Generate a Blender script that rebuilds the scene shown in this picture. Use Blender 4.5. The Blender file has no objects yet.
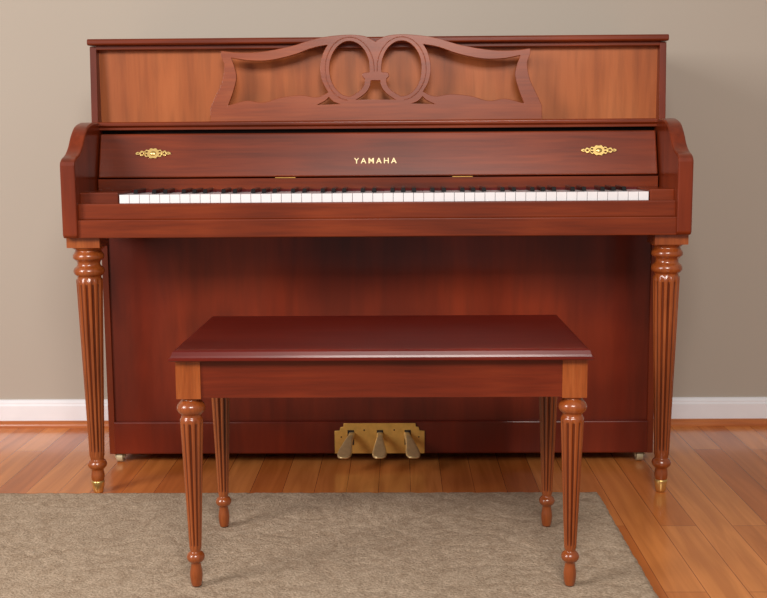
import bpy, bmesh, math, random
from mathutils import Vector, Matrix, noise
random.seed(4)
sc = bpy.context.scene
try:
    sc.view_settings.view_transform = 'Standard'
    sc.view_settings.look = 'None'
except Exception: pass

def lin(c):
    return tuple(((v/255)/12.92 if v/255 <= .04045 else ((v/255+.055)/1.055)**2.4) for v in c)+(1,)

# ---------------------------------------------------------------- materials
def base_mat(name):
    m = bpy.data.materials.new(name); m.use_nodes = True
    nt = m.node_tree; b = nt.nodes['Principled BSDF']
    return m, nt, b

def wood(name, dark, mid, light, grain=(1.5, 28, 28), rough=.36, coat=.15, bump=.02, blot=.45, spec=.35, worn=None, pores=.14):
    m, nt, b = base_mat(name); N = nt.nodes; L = nt.links
    tc = N.new('ShaderNodeTexCoord')
    mp = N.new('ShaderNodeMapping'); mp.inputs['Scale'].default_value = grain
    L.new(tc.outputs['Object'], mp.inputs['Vector'])
    n1 = N.new('ShaderNodeTexNoise'); n1.inputs['Scale'].default_value = 1.0
    n1.inputs['Detail'].default_value = 7; n1.inputs['Roughness'].default_value = .62
    n1.inputs['Distortion'].default_value = .7
    L.new(mp.outputs[0], n1.inputs['Vector'])
    n2 = N.new('ShaderNodeTexNoise'); n2.inputs['Scale'].default_value = 3.2
    n2.inputs['Detail'].default_value = 2
    L.new(tc.outputs['Object'], n2.inputs['Vector'])
    mx = N.new('ShaderNodeMath'); mx.operation = 'MULTIPLY_ADD'
    L.new(n2.outputs['Fac'], mx.inputs[0]); mx.inputs[1].default_value = blot
    ad = N.new('ShaderNodeMath'); ad.operation = 'MULTIPLY'; ad.inputs[1].default_value = 1-blot
    L.new(n1.outputs['Fac'], ad.inputs[0]); L.new(ad.outputs[0], mx.inputs[2])
    cr = N.new('ShaderNodeValToRGB')
    e = cr.color_ramp.elements
    e[0].position = .34; e[0].color = lin(dark)
    e[1].position = .66; e[1].color = lin(light)
    k = e.new(.5); k.color = lin(mid)
    L.new(mx.outputs[0], cr.inputs[0])
    out = cr.outputs[0]
    mp4 = N.new('ShaderNodeMapping'); mp4.inputs['Scale'].default_value = tuple(g*6 for g in grain)
    L.new(tc.outputs['Object'], mp4.inputs['Vector'])
    n4 = N.new('ShaderNodeTexNoise'); n4.inputs['Scale'].default_value = 1; n4.inputs['Detail'].default_value = 3
    L.new(mp4.outputs[0], n4.inputs['Vector'])
    c4 = N.new('ShaderNodeValToRGB'); c4.color_ramp.elements[0].position = .36; c4.color_ramp.elements[1].position = .55
    c4.color_ramp.elements[0].color = (1-pores,)*3+(1,); c4.color_ramp.elements[1].color = (1,1,1,1)
    L.new(n4.outputs['Fac'], c4.inputs[0])
    m4 = N.new('ShaderNodeMix'); m4.data_type = 'RGBA'; m4.blend_type = 'MULTIPLY'; m4.inputs[0].default_value = 1
    L.new(out, m4.inputs[6]); L.new(c4.outputs[0], m4.inputs[7]); out = m4.outputs[2]
    b.inputs['Roughness'].default_value = rough
    if worn:
        n3 = N.new('ShaderNodeTexNoise'); n3.inputs['Scale'].default_value = 30; n3.inputs['Detail'].default_value = 6
        n3.inputs['Roughness'].default_value = .75
        L.new(tc.outputs['Object'], n3.inputs['Vector'])
        c3 = N.new('ShaderNodeValToRGB'); c3.color_ramp.elements[0].position = .72; c3.color_ramp.elements[1].position = .76
        L.new(n3.outputs['Fac'], c3.inputs[0])
        mm = N.new('ShaderNodeMix'); mm.data_type = 'RGBA'
        L.new(c3.outputs[0], mm.inputs[0]); L.new(out, mm.inputs[6]); mm.inputs[7].default_value = lin(worn)
        out = mm.outputs[2]
    L.new(out, b.inputs['Base Color'])
    b.inputs['Specular IOR Level'].default_value = spec
    b.inputs['Coat Weight'].default_value = coat
    b.inputs['Coat Roughness'].default_value = .15
    bp = N.new('ShaderNodeBump'); bp.inputs['Strength'].default_value = bump
    bp.inputs['Distance'].default_value = .002
    L.new(n1.outputs['Fac'], bp.inputs['Height']); L.new(bp.outputs[0], b.inputs['Normal'])
    return m

def plain(name, col, rough=.5, metal=0, nscale=60, var=.12, coat=0):
    m, nt, b = base_mat(name); N = nt.nodes; L = nt.links
    tc = N.new('ShaderNodeTexCoord')
    n = N.new('ShaderNodeTexNoise'); n.inputs['Scale'].default_value = nscale
    L.new(tc.outputs['Object'], n.inputs['Vector'])
    cr = N.new('ShaderNodeValToRGB'); c = lin(col)
    cr.color_ramp.elements[0].position = .3; cr.color_ramp.elements[1].position = .7
    cr.color_ramp.elements[0].color = tuple(v*(1-var) for v in c[:3])+(1,)
    cr.color_ramp.elements[1].color = tuple(min(1, v*(1+var)) for v in c[:3])+(1,)
    L.new(n.outputs['Fac'], cr.inputs[0]); L.new(cr.outputs[0], b.inputs['Base Color'])
    b.inputs['Roughness'].default_value = rough; b.inputs['Metallic'].default_value = metal
    b.inputs['Coat Weight'].default_value = coat
    return m

GH = (1.6, 30, 30); GV = (14, 14, 1.2)
M_case = wood('cherry_case_horizontal', (88,30,9), (116,43,14), (140,58,22), GH, .32, .2)
M_caseV = wood('cherry_case_vertical', (92,30,9), (118,43,15), (138,56,22), GV, .32, .2)
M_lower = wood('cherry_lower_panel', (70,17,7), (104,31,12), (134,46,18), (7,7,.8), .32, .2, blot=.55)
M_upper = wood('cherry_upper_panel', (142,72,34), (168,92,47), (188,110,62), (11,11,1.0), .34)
M_desk = wood('cherry_music_desk', (116,50,23), (138,63,30), (158,80,40), GH)
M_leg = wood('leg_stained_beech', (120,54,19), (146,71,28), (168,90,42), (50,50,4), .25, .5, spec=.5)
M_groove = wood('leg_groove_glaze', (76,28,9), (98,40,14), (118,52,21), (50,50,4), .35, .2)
M_seat = wood('bench_seat_cherry', (82,15,9), (98,23,13), (114,32,18), (1.2,20,20), .30, .2, spec=.3, worn=(124,46,32))
M_apron = wood('bench_apron_cherry', (84,23,9), (106,34,14), (130,50,22), GH, .32, .2)
M_brass = plain('brass', (226,192,120), .30, .85, 90, .08)
M_brassd = plain('brass_satin_plate', (214,168,86), .45, .6, 60, .10)
M_pedal = plain('pedal_worn_brass', (222,196,142), .34, .65, 60, .10)
M_white = plain('ivory_plastic_keys', (242,240,242), .25, 0, 30, .02, .3)
M_black = plain('ebony_plastic_keys', (16,15,16), .25, 0, 30, .1, .3)
M_felt = plain('red_felt', (90,20,18), .95, 0, 400, .3)
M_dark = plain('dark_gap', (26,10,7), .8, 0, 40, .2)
M_gold = plain('gold_inlay', (235,210,160), .4, .3, 80, .05)
M_trim = plain('white_trim_paint', (240,239,243), .35, 0, 20, .02)
M_shoe = wood('shoe_mold_oak', (164,88,42), (188,106,54), (204,126,70), GH, .3)
M_wheel = plain('caster_wheel', (200,186,150), .45, .2, 50, .1)

def wall_mat():
    m, nt, b = base_mat('wall_taupe_paint'); N = nt.nodes; L = nt.links
    tc = N.new('ShaderNodeTexCoord')
    n = N.new('ShaderNodeTexNoise'); n.inputs['Scale'].default_value = 1.1; n.inputs['Detail'].default_value = 2
    L.new(tc.outputs['Object'], n.inputs['Vector'])
    cr = N.new('ShaderNodeValToRGB')
    cr.color_ramp.elements[0].color = lin((173,163,150)); cr.color_ramp.elements[1].color = lin((181,171,158))
    L.new(n.outputs['Fac'], cr.inputs[0]); L.new(cr.outputs[0], b.inputs['Base Color'])
    b.inputs['Roughness'].default_value = .8
    n2 = N.new('ShaderNodeTexNoise'); n2.inputs['Scale'].default_value = 260
    L.new(tc.outputs['Object'], n2.inputs['Vector'])
    bp = N.new('ShaderNodeBump'); bp.inputs['Strength'].default_value = .08; bp.inputs['Distance'].default_value = .001
    L.new(n2.outputs['Fac'], bp.inputs['Height']); L.new(bp.outputs[0], b.inputs['Normal'])
    return m
M_wall = wall_mat()

def floor_mat():
    m, nt, b = base_mat('oak_strip_floor'); N = nt.nodes; L = nt.links
    tc = N.new('ShaderNodeTexCoord')
    mp = N.new('ShaderNodeMapping'); mp.inputs['Rotation'].default_value = (0, 0, math.radians(90))
    L.new(tc.outputs['Object'], mp.inputs['Vector'])
    br = N.new('ShaderNodeTexBrick'); L.new(mp.outputs[0], br.inputs['Vector'])
    br.inputs['Scale'].default_value = 1; br.inputs['Brick Width'].default_value = .95
    br.inputs['Row Height'].default_value = .075; br.inputs['Mortar Size'].default_value = .0008
    br.inputs['Mortar Smooth'].default_value = .3
    br.offset = .37; br.offset_frequency = 2
    br.inputs['Color1'].default_value = lin((196,108,48)); br.inputs['Color2'].default_value = lin((226,144,76))
    br.inputs['Mortar'].default_value = lin((140,70,32)); br.inputs['Bias'].default_value = 0
    mp2 = N.new('ShaderNodeMapping'); mp2.inputs['Scale'].default_value = (34, 2.2, 1)
    L.new(tc.outputs['Object'], mp2.inputs['Vector'])
    n = N.new('ShaderNodeTexNoise'); n.inputs['Scale'].default_value = 1; n.inputs['Detail'].default_value = 6
    n.inputs['Distortion'].default_value = .8
    L.new(mp2.outputs[0], n.inputs['Vector'])
    cr = N.new('ShaderNodeValToRGB')
    cr.color_ramp.elements[0].position = .35; cr.color_ramp.elements[0].color = (.76,.70,.64,1)
    cr.color_ramp.elements[1].position = .65; cr.color_ramp.elements[1].color = (1.0,1.0,1.0,1)
    L.new(n.outputs['Fac'], cr.inputs[0])
    mx = N.new('ShaderNodeMix'); mx.data_type = 'RGBA'; mx.blend_type = 'MULTIPLY'; mx.inputs[0].default_value = 1
    L.new(br.outputs['Color'], mx.inputs[6]); L.new(cr.outputs[0], mx.inputs[7])
    L.new(mx.outputs[2], b.inputs['Base Color'])
    b.inputs['Roughness'].default_value = .26
    b.inputs['Coat Weight'].default_value = .28; b.inputs['Coat Roughness'].default_value = .12
    bp = N.new('ShaderNodeBump'); bp.inputs['Strength'].default_value = .12; bp.inputs['Distance'].default_value = .001
    bp.invert = True
    L.new(br.outputs['Fac'], bp.inputs['Height']); L.new(bp.outputs[0], b.inputs['Normal'])
    return m
M_floor = floor_mat()

def rug_mat():
    m, nt, b = base_mat('rug_taupe_pile'); N = nt.nodes; L = nt.links
    tc = N.new('ShaderNodeTexCoord')
    wv = N.new('ShaderNodeTexNoise'); wv.inputs['Scale'].default_value = 15
    wv.inputs['Detail'].default_value = 3; wv.inputs['Distortion'].default_value = 2.5
    L.new(tc.outputs['Object'], wv.inputs['Vector'])
    cr = N.new('ShaderNodeValToRGB'); e = cr.color_ramp.elements
    e[0].position = .36; e[0].color = lin((178,156,133)); e[1].position = .58; e[1].color = lin((193,172,149))
    L.new(wv.outputs['Fac'], cr.inputs[0])
    n1 = N.new('ShaderNodeTexNoise'); n1.inputs['Scale'].default_value = 220; n1.inputs['Detail'].default_value = 4
    L.new(tc.outputs['Object'], n1.inputs['Vector'])
    c2 = N.new('ShaderNodeValToRGB'); c2.color_ramp.elements[0].position = .3; c2.color_ramp.elements[1].position = .7
    c2.color_ramp.elements[0].color = (.62,.60,.57,1); c2.color_ramp.elements[1].color = (1.08,1.08,1.08,1)
    L.new(n1.outputs['Fac'], c2.inputs[0])
    mx = N.new('ShaderNodeMix'); mx.data_type = 'RGBA'; mx.blend_type = 'MULTIPLY'; mx.inputs[0].default_value = 1
    L.new(cr.outputs[0], mx.inputs[6]); L.new(c2.outputs[0], mx.inputs[7])
    L.new(mx.outputs[2], b.inputs['Base Color'])
    b.inputs['Roughness'].default_value = 1; b.inputs['Specular IOR Level'].default_value = .1
    bp = N.new('ShaderNodeBump'); bp.inputs['Strength'].default_value = .8; bp.inputs['Distance'].default_value = .004
    L.new(n1.outputs['Fac'], bp.inputs['Height']); L.new(bp.outputs[0], b.inputs['Normal'])
    return m
M_rug = rug_mat()

# ---------------------------------------------------------------- helpers
def link(ob, parent=None):
    sc.collection.objects.link(ob)
    if parent is not None:
        ob.parent = parent
        ob.matrix_parent_inverse = Matrix.Translation(-parent.location)
    return ob

def empty(name, loc):
    e = bpy.data.objects.new(name, None); e.location = loc; e.empty_display_size = .1
    sc.collection.objects.link(e); return e

def from_bm(name, bm, mats, parent=None, smooth=False, bevel=0, segs=2):
    bmesh.ops.recalc_face_normals(bm, faces=bm.faces)
    me = bpy.data.meshes.new(name); bm.to_mesh(me); bm.free()
    for m in (mats if isinstance(mats, (list, tuple)) else [mats]): me.materials.append(m)
    if smooth:
        for p in me.polygons: p.use_smooth = True
    ob = bpy.data.objects.new(name, me); link(ob, parent)
    if bevel:
        md = ob.modifiers.new('bevel', 'BEVEL'); md.width = bevel; md.segments = segs
        md.limit_method = 'ANGLE'; md.angle_limit = math.radians(35)
    return ob

def add_box(bm, x0, x1, y0, y1, z0, z1, mi=0):
    vs = [bm.verts.new(p) for p in [(x0,y0,z0),(x1,y0,z0),(x1,y1,z0),(x0,y1,z0),(x0,y0,z1),(x1,y0,z1),(x1,y1,z1),(x0,y1,z1)]]
    for f in [(0,1,2,3),(7,6,5,4),(0,4,5,1),(1,5,6,2),(2,6,7,3),(3,7,4,0)]:
        bm.faces.new([vs[i] for i in f]).material_index = mi
    return vs

def box(name, x0, x1, y0, y1, z0, z1, mat, parent=None, bevel=.002):
    bm = bmesh.new(); add_box(bm, x0, x1, y0, y1, z0, z1)
    return from_bm(name, bm, mat, parent, bevel=bevel)

def extrude_profile_x(name, prof, x0, x1, mat, parent=None, bevel=0):
    bm = bmesh.new()
    a = [bm.verts.new((x0, y, z)) for y, z in prof]; b = [bm.verts.new((x1, y, z)) for y, z in prof]
    n = len(prof)
    for i in range(n): bm.faces.new([a[i], a[(i+1) % n], b[(i+1) % n], b[i]])
    bm.faces.new(a); bm.faces.new(b[::-1])
    return from_bm(name, bm, mat, parent, bevel=bevel)

def catmull(pts, sub=6, closed=False):
    out = []; n = len(pts)
    rng = n if closed else n-1
    for i in range(rng):
        if closed: p = [pts[(i+j-1) % n] for j in range(4)]
        else: p = [pts[max(0, min(n-1, i+j-1))] for j in range(4)]
        for k in range(sub):
            t = k/sub
            out.append(tuple(.5*((2*p[1][d])+(-p[0][d]+p[2][d])*t+(2*p[0][d]-5*p[1][d]+4*p[2][d]-p[3][d])*t*t+(-p[0][d]+3*p[1][d]-3*p[2][d]+p[3][d])*t**3) for d in range(len(p[1]))))
    if not closed: out.append(pts[-1])
    return out

def turned_leg(bm, cx, cy, top, flute_hi, flute_lo, bottom, nfl=12, depth=.17):
    seg = nfl*10
    prof = [(z, r, 0) for z, r in catmull(top, 4)]
    K = 40
    for k in range(K+1):
        t = k/K; z = flute_hi[0]*(1-t)+flute_lo[0]*t; r = flute_hi[1]*(1-t)+flute_lo[1]*t
        a = min(1, min(t, 1-t)*K/2.0)
        prof.append((z, r, a**.5 if a > 0 else 0))
    prof += [(z, r, 0) for z, r in catmull(bottom, 4)]
    rings = []
    for z, r, a in prof:
        ring = []
        for s in range(seg):
            th = 2*math.pi*(s+5)/seg
            u = (s % 10)/10.0
            g = math.sin(math.pi*(u-.2)/.6) if .2 < u < .8 else 0
            rr = r*(1-depth*a*max(0, g)**.6)
            ring.append(bm.verts.new((cx+rr*math.sin(th), cy-rr*math.cos(th), z)))
        rings.append((ring, a))
    for i in range(len(rings)-1):
        A, aa = rings[i]; B, ab = rings[i+1]
        for s in range(seg):
            f = bm.faces.new([A[s], A[(s+1) % seg], B[(s+1) % seg], B[s]]); f.smooth = True
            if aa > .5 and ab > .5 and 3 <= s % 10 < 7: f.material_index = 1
    bm.faces.new(rings[0][0]); bm.faces.new(rings[-1][0][::-1])

def lathe(bm, cx, cy, prof, seg=32, mi=0):
    rings = [[bm.verts.new((cx+r*math.cos(2*math.pi*s/seg), cy+r*math.sin(2*math.pi*s/seg), z)) for s in range(seg)] for z, r in prof]
    for i in range(len(rings)-1):
        for s in range(seg):
            f = bm.faces.new([rings[i][s], rings[i][(s+1) % seg], rings[i+1][(s+1) % seg], rings[i+1][s]]); f.smooth = True; f.material_index = mi
    bm.faces.new(rings[0]).material_index = mi; bm.faces.new(rings[-1][::-1]).material_index = mi

# ---------------------------------------------------------------- room
WY = 3.12
box('floor', -3.2, 3.2, -2.0, WY+.1, -.05, 0, M_floor, bevel=0)
box('wall_back', -3.2, 3.2, WY, WY+.1, 0, 2.5, M_wall, bevel=0)
extrude_profile_x('baseboard_back', [(WY,0),(WY-.013,0),(WY-.013,.062),(WY-.010,.067),(WY-.010,.070),(WY-.005,.077),(WY,.079)], -3.2, 3.2, M_trim)
sh = [(WY-.013, 0)]+[(WY-.013-.015*math.cos(a), .019*math.sin(a)) for a in [i*math.pi/16 for i in range(9)]]
extrude_profile_x('trim_1', sh, -3.2, 3.2, M_shoe)

# ---------------------------------------------------------------- rug
def build_rug():
    x0, x1, y0, y1 = -2.4, .506, .55, 2.456
    nx, ny = 480, 320
    bm = bmesh.new(); g = []
    for j in range(ny+1):
        row = []
        for i in range(nx+1):
            x = x0+(x1-x0)*i/nx; y = y0+(y1-y0)*j/ny
            d = min(x-x0, x1-x, y-y0, y1-y)
            e = min(1, d/.012)
            h = .003+.0090*math.sqrt(max(0, 1-(1-e)**2))
            w = noise.noise(Vector((x*13, y*13, 0))+1.6*noise.noise_vector(Vector((x*6, y*6, 3))))
            h += e*(-.0020*max(0, 1-abs(w)*7)+.0010*noise.noise(Vector((x*120, y*120, 1))))
            jx = .0025*noise.noise(Vector((x*60, y*60, 7))) if d < .02 else 0
            row.append(bm.verts.new((x+jx, y+jx, h)))
        g.append(row)
    for j in range(ny):
        for i in range(nx): bm.faces.new([g[j][i], g[j][i+1], g[j+1][i+1], g[j+1][i]]).smooth = True
    border = [g[0][i] for i in range(nx+1)]+[g[j][nx] for j in range(1, ny+1)]+[g[ny][i] for i in range(nx-1, -1, -1)]+[g[j][0] for j in range(ny-1, 0, -1)]
    low = [bm.verts.new((v.co.x, v.co.y, 0)) for v in border]; n = len(border)
    for i in range(n): bm.faces.new([border[i], low[i], low[(i+1) % n], border[(i+1) % n]])
    bm.faces.new(low)
    return from_bm('area_rug', bm, M_rug)
build_rug()

# ---------------------------------------------------------------- piano
piano = empty('upright_piano', (0, 2.8, 0))
P = piano
HB = .691
FY = 2.73
for s, nm in ((-1, 'left'), (1, 'right')):
    xa, xb = sorted((s*HB, s*(HB-.016)))
    extrude_profile_x('case_side_'+nm, [(FY, .024), (3.08, .024), (3.08, 1.040), (2.70, 1.040), (2.69, .86), (2.69, .60), (FY, .60)], xa, xb, M_caseV, P, .0015)
    top = catmull([(2.70, .858), (2.62, .858), (2.585, .856), (2.545, .846), (2.515, .826), (2.49, .800), (2.465, .784), (2.44, .776), (2.427, .768)], 5)
    prof = [(2.70, .60)]+top+[(2.424, .760), (2.424, .606), (2.430, .60)]
    xa, xb = sorted((s*.692, s*.659))
    extrude_profile_x('arm_'+nm, prof, xa, xb, M_caseV, P, .003)
box('case_back', -.676, .676, 3.05, 3.075, .03, 1.04, M_caseV, P)
extrude_profile_x('top_lid', [(2.688,1.042),(2.684,1.045),(2.684,1.053),(2.688,1.057),(3.085,1.057),(3.085,1.042)], -.693, .693, M_case, P, .0015)
box('lid_underrail', -.676, .676, 2.70, 3.08, 1.032, 1.043, M_case, P)
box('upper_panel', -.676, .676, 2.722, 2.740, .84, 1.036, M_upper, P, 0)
extrude_profile_x('music_shelf', [(2.640,.840),(2.640,.846),(2.634,.850),(2.634,.856),(2.637,.859),(2.735,.859),(2.735,.840)], -.676, .676, M_case, P, .001)
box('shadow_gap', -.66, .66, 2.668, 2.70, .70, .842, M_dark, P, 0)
FB0, FB1 = (2.602, .729), (2.636, .831)
def fbY(z): return FB0[0]+(z-FB0[1])*(FB1[0]-FB0[0])/(FB1[1]-FB0[1])
extrude_profile_x('fallboard', [FB0, (FB0[0]+.018, FB0[1]-.003), (FB1[0]+.018, FB1[1]), FB1], -.656, .656, M_case, P, .003)
box('fallboard_rail', -.656, .656, 2.598, 2.64, .699, .7255, M_case, P, .0015)
box('key_felt', -.60, .62, 2.594, 2.60, .690, .700, M_felt, P, 0)
for i, hx in enumerate((-.215, .20)):
    box('hinge_%d' % (i+1), hx-.024, hx+.024, 2.597, 2.603, .7257, .7275, M_brassd, P, .0006)
def flat_ob(ob, x, z, off=.0006):
    ang = math.atan2(FB1[0]-FB0[0], FB1[1]-FB0[1])
    ob.rotation_euler = (math.radians(90)-ang, 0, 0)
    ob.location = (x, fbY(z)-off, z)
cu = bpy.data.curves.new('fallboard_lettering', 'FONT'); cu.body = 'YAMAHA'; cu.size = .0190
cu.align_x = 'CENTER'; cu.align_y = 'CENTER'; cu.space_character = 1.45; cu.extrude = .0004; cu.offset = .0002
cu.materials.append(M_gold)
t = bpy.data.objects.new('fallboard_lettering', cu); flat_ob(t, -.004, .764, .001); link(t, P)
def escutcheon(name, x, z):
    cu = bpy.data.curves.new(name, 'CURVE'); cu.dimensions = '2D'; cu.fill_mode = 'BOTH'
    cu.extrude = .0010; cu.bevel_depth = .0006; cu.bevel_resolution = 2
    half = [(.0415,0),(.036,.0035),(.032,.0018),(.028,.0065),(.021,.0040),(.0165,.0088),(.011,.0075),(.006,.0120),(0,.0108)]
    outl = half+[(-a, b) for a, b in half[-2::-1]]
    outl = outl+[(a, -b) for a, b in outl[-2:0:-1]]
    def add(pts):
        sp = cu.splines.new('POLY'); sp.points.add(len(pts)-1)
        for p, q in zip(sp.points, pts): p.co = (q[0], q[1], 0, 1)
        sp.use_cyclic_u = True
    add(catmull(outl, 4, True))
    ell = lambda cx, cy, rx, ry: [(cx+rx*math.cos(a), cy+ry*math.sin(a)) for a in [i*math.pi/10 for i in range(20)]]
    for sx in (-1, 1):
        add(ell(sx*.0265, 0, .0034, .0026)); add(ell(sx*.0155, .0036, .0036, .0022)); add(ell(sx*.0155, -.0036, .0036, .0022))
        add(ell(sx*.035, 0, .0026, .0012))
    cu.materials.append(M_brass)
    ob = bpy.data.objects.new(name, cu); flat_ob(ob, x, z, .002); link(ob, P)
    bm = bmesh.new()
    bmesh.ops.create_uvsphere(bm, u_segments=20, v_segments=12, radius=1, matrix=Matrix.Diagonal((.0075, .0062, .003, 1)))
    for sx in (-1, 1):
        bmesh.ops.create_uvsphere(bm, u_segments=10, v_segments=8, radius=1, matrix=Matrix.Translation((sx*.0215, 0, .001)) @ Matrix.Diagonal((.002, .0035, .002, 1)))
    b = from_bm(name+'_boss', bm, M_brass, None, True)
    flat_ob(b, x, z, .0035); b.parent = P; b.matrix_parent_inverse = Matrix.Translation(-P.location)
escutcheon('escutcheon_1', -.528, .785); escutcheon('escutcheon_2', .520, .785)

KL, KR = -.572, .604
box('keybed', -.661, .661, 2.432, 2.735, .600, .640, M_case, P, .002)
box('keyslip', -.661, .661, 2.440, 2.456, .639, .676, M_case, P, .003)
box('key_block_left', -.661, KL-.002, 2.458, 2.60, .64, .700, M_case, P, .003)
box('key_block_right', KR+.002, .661, 2.458, 2.60, .64, .700, M_case, P, .003)
box('key_frame', KL, KR, 2.47, 2.66, .640, .664, M_dark, P, 0)
bm = bmesh.new(); kw = (KR-KL)/52
for i in range(52):
    a = KL+i*kw+.0004; dz = random.uniform(-.0003, .0003)
    add_box(bm, a, a+kw-.0008, 2.4585, 2.605, .674+dz, .6945+dz)
from_bm('white_keys', bm, M_white, P, bevel=.0010)
bm = bmesh.new(); names = 'ABCDEFG'
for i in range(51):
    n = names[i % 7]
    if n in 'ACDFG':
        off = {'A': .0015, 'C': -.0015, 'D': .0015, 'F': -.0018, 'G': 0}[n]
        cx = KL+(i+1)*kw+off; w0, w1 = .0055, .0044
        y0, y1 = 2.508, 2.600; z0, z1 = .69, .7050
        vs = [bm.verts.new(p) for p in [(cx-w0,y0,z0),(cx+w0,y0,z0),(cx+w0,y1,z0),(cx-w0,y1,z0),(cx-w1,y0+.007,z1-.001),(cx+w1,y0+.007,z1-.001),(cx+w1,y1,z1),(cx-w1,y1,z1)]]
        for f in [(0,1,2,3),(7,6,5,4),(0,4,5,1),(1,5,6,2),(2,6,7,3),(3,7,4,0)]: bm.faces.new([vs[k] for k in f])
from_bm('black_keys', bm, M_black, P, bevel=.0010)

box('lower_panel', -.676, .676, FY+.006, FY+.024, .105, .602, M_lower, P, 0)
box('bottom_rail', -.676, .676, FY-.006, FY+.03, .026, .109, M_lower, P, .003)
box('bottom_board', -.676, .676, FY+.02, 3.06, .030, .05, M_caseV, P, 0)
def pedal_plate():
    cu = bpy.data.curves.new('pedal_plate', 'CURVE'); cu.dimensions = '2D'; cu.fill_mode = 'BOTH'
    cu.extrude = .0010; cu.bevel_depth = .0006
    r = [(.0,.108),(.074,.108),(.090,.108),(.091,.099),(.098,.098),(.1005,.089),(.113,.088),(.113,.052),(.113,.031),(.100,.031),(.0,.031)]
    pts = r+[(-a, b) for a, b in r[-2:0:-1]]
    sp = cu.splines.new('POLY'); sp.points.add(len(pts)-1)
    for p, q in zip(sp.points, pts): p.co = (q[0], q[1], 0, 1)
    sp.use_cyclic_u = True; cu.materials.append(M_brassd)
    ob = bpy.data.objects.new('pedal_plate', cu); ob.rotation_euler = (math.radians(90), 0, 0)
    ob.location = (-.001, FY-.0085, -.003); link(ob, P)
    bm = bmesh.new()
    for px in (-.074, 0, .070):
        add_box(bm, px-.008, px+.008, FY-.0115, FY-.004, .050, .088)
    for px in (-.098, -.040, .036, .098):
        bmesh.ops.create_uvsphere(bm, u_segments=10, v_segments=6, radius=.002, matrix=Matrix.Translation((px, FY-.010, .088 if abs(px) < .05 else .07)))
    from_bm('pedal_slots', bm, M_dark, P)
pedal_plate()
for i, (px, sp) in enumerate(((-.070, -.016), (0, 0), (.067, .016))):
    bm = bmesh.new()
    path = [(2.735, .078, .0080, .0065, 0), (2.70, .076, .0080, .0065, .15), (2.685, .071, .0095, .0060, .4), (2.665, .061, .0135, .0055, .7), (2.645, .053, .0175, .0050, .9), (2.628, .049, .0175, .0045, 1), (2.616, .047, .0135, .0038, 1.05), (2.611, .0465, .006, .002, 1.07)]
    path = catmull(path, 4); rings = []
    for y, z, w, h, t in path:
        rings.append([bm.verts.new((px+sp*t+w*math.copysign(abs(math.cos(a))**.7, math.cos(a)), y, z+h*math.copysign(abs(math.sin(a))**.7, math.sin(a)))) for a in [2*math.pi*k/20 for k in range(20)]])
    for a, b in zip(rings, rings[1:]):
        for k in range(20): bm.faces.new([a[k], a[(k+1) % 20], b[(k+1) % 20], b[k]])
    bm.faces.new(rings[0]); bm.faces.new(rings[-1][::-1])
    from_bm('pedal_%d' % (i+1), bm, M_pedal, P, True)
for i, (cx, cy) in enumerate(((-.668, 2.748), (.660, 2.748), (-.648, 3.02), (.648, 3.02))):
    bm = bmesh.new()
    bmesh.ops.create_cone(bm, cap_ends=True, segments=24, radius1=.013, radius2=.013, depth=.016, matrix=Matrix.Translation((cx, cy, .013)) @ Matrix.Rotation(math.radians(90), 4, 'Y'))
    add_box(bm, cx-.012, cx-.0095, cy-.008, cy+.008, .012, .030); add_box(bm, cx+.0095, cx+.012, cy-.008, cy+.008, .012, .030)
    add_box(bm, cx-.012, cx+.012, cy-.012, cy+.014, .026, .031)
    from_bm('caster_%d' % (i+1), bm, M_wheel, P, bevel=.001)
LTOP = [(.577,.038),(.573,.034),(.569,.029),(.564,.031),(.558,.0345),(.551,.0345),(.546,.029),(.541,.0255),(.534,.0265),(.529,.032),(.522,.0348),(.515,.0330),(.510,.0275),(.506,.0265)]
LBOT = [(.086,.0160),(.080,.0155),(.076,.0195),(.069,.0220),(.062,.0195),(.057,.0145),(.052,.0140),(.040,.0155),(.028,.0130)]
for i, sx in enumerate((-1, 1)):
    cx, cy = sx*.655, 2.490
    bm = bmesh.new()
    turned_leg(bm, cx, cy, LTOP, (.502, .0295), (.090, .0170), LBOT, 12, .2)
    add_box(bm, cx-.037, cx+.037, cy-.040, cy+.040, .577, .601)
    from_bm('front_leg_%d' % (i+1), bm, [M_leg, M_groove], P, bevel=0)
    bm = bmesh.new(); lathe(bm, cx, cy, [(.030,.0145),(.026,.0150),(.004,.0115),(.0005,.010)])
    from_bm('leg_ferrule_%d' % (i+1), bm, M_brass, P)

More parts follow.
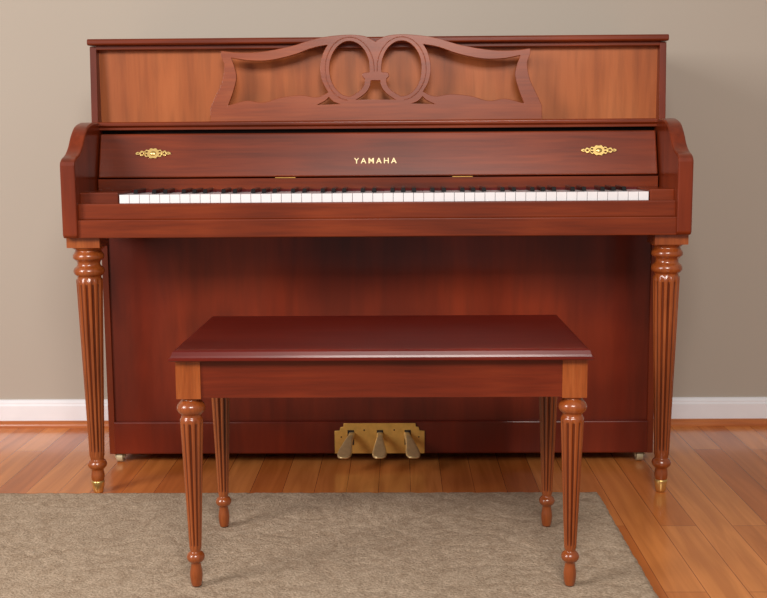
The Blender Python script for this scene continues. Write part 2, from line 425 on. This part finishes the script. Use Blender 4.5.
def music_desk():
    cu = bpy.data.curves.new('music_desk', 'CURVE'); cu.dimensions = '2D'; cu.fill_mode = 'BOTH'
    cu.extrude = .0045; cu.bevel_depth = .0010; cu.bevel_resolution = 2
    S = lambda p: ((p[0]-375)/422, (121-p[1])/427)
    mir = lambda pts: [(750-x, y) for x, y in pts]
    def add(pts):
        sp = cu.splines.new('POLY'); sp.points.add(len(pts)-1)
        for p, q in zip(sp.points, pts):
            a, b = S(q); p.co = (a, b, 0, 1)
        sp.use_cyclic_u = True
    left = [(209,121)]+catmull([(209,108),(214,97),(221,82),(224,66),(221,56),(221,51)], 5)+catmull([(221,51),(240,53),(262,52),(290,47),(318,39),(345,36),(362,37),(370,40),(375,43)], 5)
    outl = left+mir(left)[-2::-1]
    add(outl)
    op = catmull([(230,57),(248,60),(268,60),(292,55),(312,48),(328,45)], 5)+catmull([(328,45),(323,54),(320,68),(322,82),(328,93)], 5)+catmull([(328,93),(316,98),(300,96),(280,98),(262,103),(245,101),(226,106)], 5)+catmull([(226,106),(232,90),(235,75),(230,57)], 5)
    def dedupe(p):
        o = [p[0]]
        for q in p[1:]:
            if abs(q[0]-o[-1][0])+abs(q[1]-o[-1][1]) > .3: o.append(q)
        if abs(o[0][0]-o[-1][0])+abs(o[0][1]-o[-1][1]) < .3: o.pop()
        return o
    op = dedupe(op); add(op); add(mir(op))
    # ring openings; the lyre-shaped centre piece cuts into their inner lower side
    upper = []
    for i in range(80):
        a = math.radians(88+i*(367-88)/79.0)
        upper.append((349+20.5*math.cos(a), 69.5+28*math.sin(a)))
    lower = catmull([(368,73.5),(363,74),(362,77),(364.5,80),(364,85),(361,90),(356,94),(351,97)], 3)
    ring = dedupe(upper+lower)
    add(ring); add(mir(ring))
    tri = dedupe([(314,106)]+catmull([(314,106),(324,101),(328,97)], 3)[1:]+catmull([(328,97),(333,102),(341,105)], 3)[1:])
    add(tri); add(mir(tri))
    # see-through centre of the lyre
    hl = catmull([(370,81),(369,87),(366,92),(361,96.5),(354,101)], 4)
    add(dedupe(hl+mir(hl)[::-1]))
    cu.materials.append(M_desk)
    ob = bpy.data.objects.new('music_desk', cu); ob.rotation_euler = (math.radians(90-3), 0, 0)
    ob.location = (-.003, 2.664, .860); link(ob, P)
    rb = bpy.data.curves.new('desk_ring_beads', 'CURVE'); rb.dimensions = '3D'; rb.bevel_depth = .0011; rb.bevel_resolution = 3
    for k in (0, 1):
        pts = [(349+24.5*math.cos(a), 69.5+31.5*math.sin(a)) for a in [math.radians(95+i*270/60) for i in range(61)]]
        if k: pts = mir(pts)
        sp = rb.splines.new('POLY'); sp.points.add(60)
        for p, q in zip(sp.points, pts):
            a, b = S(q); p.co = (a, b, .0054, 1)
    rb.materials.append(M_desk)
    o2 = bpy.data.objects.new('desk_ring_beads', rb); o2.rotation_euler = ob.rotation_euler; o2.location = ob.location; link(o2, P)
music_desk()

# ---------------------------------------------------------------- bench
BX = .019
bench = empty('piano_bench', (BX, 2.07, 0)); B = bench
RZ = .0132
xl, xr = BX-.336, BX+.336; yf, yb = 1.902, 2.218; hb = .0215
BT = [(.361,.0190),(.357,.0160),(.353,.0190),(.347,.0238),(.340,.0250),(.334,.0225),(.330,.0180),(.326,.0175),(.323,.0190)]
BB = [(.080,.0100),(.077,.0100),(.073,.0140),(.067,.0162),(.061,.0145),(.056,.0100),(.050,.0095),(.036,.0115),(.022,.0105),(RZ,.0085)]
k = 0
for cx in (xl, xr):
    for cy in (yf, yb):
        k += 1; bm = bmesh.new()
        turned_leg(bm, cx, cy, BT, (.320, .0205), (.083, .0108), BB, 10, .22)
        add_box(bm, cx-hb, cx+hb, cy-hb, cy+hb, .361, .431)
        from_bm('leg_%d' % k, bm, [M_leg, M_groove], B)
box('apron_front', xl+hb-.002, xr-hb+.002, yf-hb+.003, yf-hb+.021, .362, .431, M_apron, B, .001)
box('apron_back', xl+hb-.002, xr-hb+.002, yb+hb-.021, yb+hb-.003, .362, .431, M_apron, B, .001)
box('apron_left', xl-hb+.003, xl-hb+.021, yf+hb-.002, yb-hb+.002, .362, .431, M_apron, B, .001)
box('apron_right', xr+hb-.021, xr+hb-.003, yf+hb-.002, yb-hb+.002, .362, .431, M_apron, B, .001)
box('storage_bottom', xl, xr, yf, yb, .364, .370, M_apron, B, 0)
bm = bmesh.new()
lv = [(.4305,-.012),(.4305,-.002),(.432,0),(.435,0),(.4365,-.003),(.440,-.0045),(.4465,-.0065),(.4490,-.0095),(.4498,-.015)]
hx = .366; y0s, y1s = 1.863, 2.275; rings = []
for z, o in lv:
    rings.append([bm.verts.new(p) for p in [(BX-hx-o, y0s-o, z), (BX+hx+o, y0s-o, z), (BX+hx+o, y1s+o, z), (BX-hx-o, y1s+o, z)]])
for a, b in zip(rings, rings[1:]):
    for i in range(4): bm.faces.new([a[i], a[(i+1) % 4], b[(i+1) % 4], b[i]])
bm.faces.new(rings[0][::-1]); bm.faces.new(rings[-1])
from_bm('seat_lid', bm, M_seat, B)

# ---------------------------------------------------------------- lights
def area(name, loc, tgt, sx, sy, power, col):
    l = bpy.data.lights.new(name, 'AREA'); l.shape = 'RECTANGLE'; l.size = sx; l.size_y = sy
    l.energy = power; l.color = col
    o = bpy.data.objects.new(name, l); o.location = loc
    o.rotation_euler = (Vector(tgt)-Vector(loc)).to_track_quat('-Z', 'Y').to_euler()
    sc.collection.objects.link(o)
area('window_light_left', (-2.5, .4, 1.7), (.2, 2.9, .5), 1.0, 1.3, 70, (1, .95, .92))
area('room_light', (.2, -.9, 2.3), (0, 2.6, .6), 1.2, .8, 88, (1, .94, .88))
w = bpy.data.worlds.new('World'); sc.world = w; w.use_nodes = True
w.node_tree.nodes['Background'].inputs[0].default_value = (1, .95, .90, 1)
w.node_tree.nodes['Background'].inputs[1].default_value = .28

# ---------------------------------------------------------------- camera
cam = bpy.data.cameras.new('camera'); cam.sensor_width = 36; cam.lens = 1104/767*36
co = bpy.data.objects.new('camera', cam); sc.collection.objects.link(co)
p, yaw, roll = math.radians(7.7), math.radians(.9), math.radians(-.40)
R = Matrix.Rotation(yaw, 4, 'Z') @ Matrix.Rotation(math.pi/2-p, 4, 'X') @ Matrix.Rotation(roll, 4, 'Z')
co.matrix_world = Matrix.Translation((.054, 0, .79)) @ R
sc.camera = co
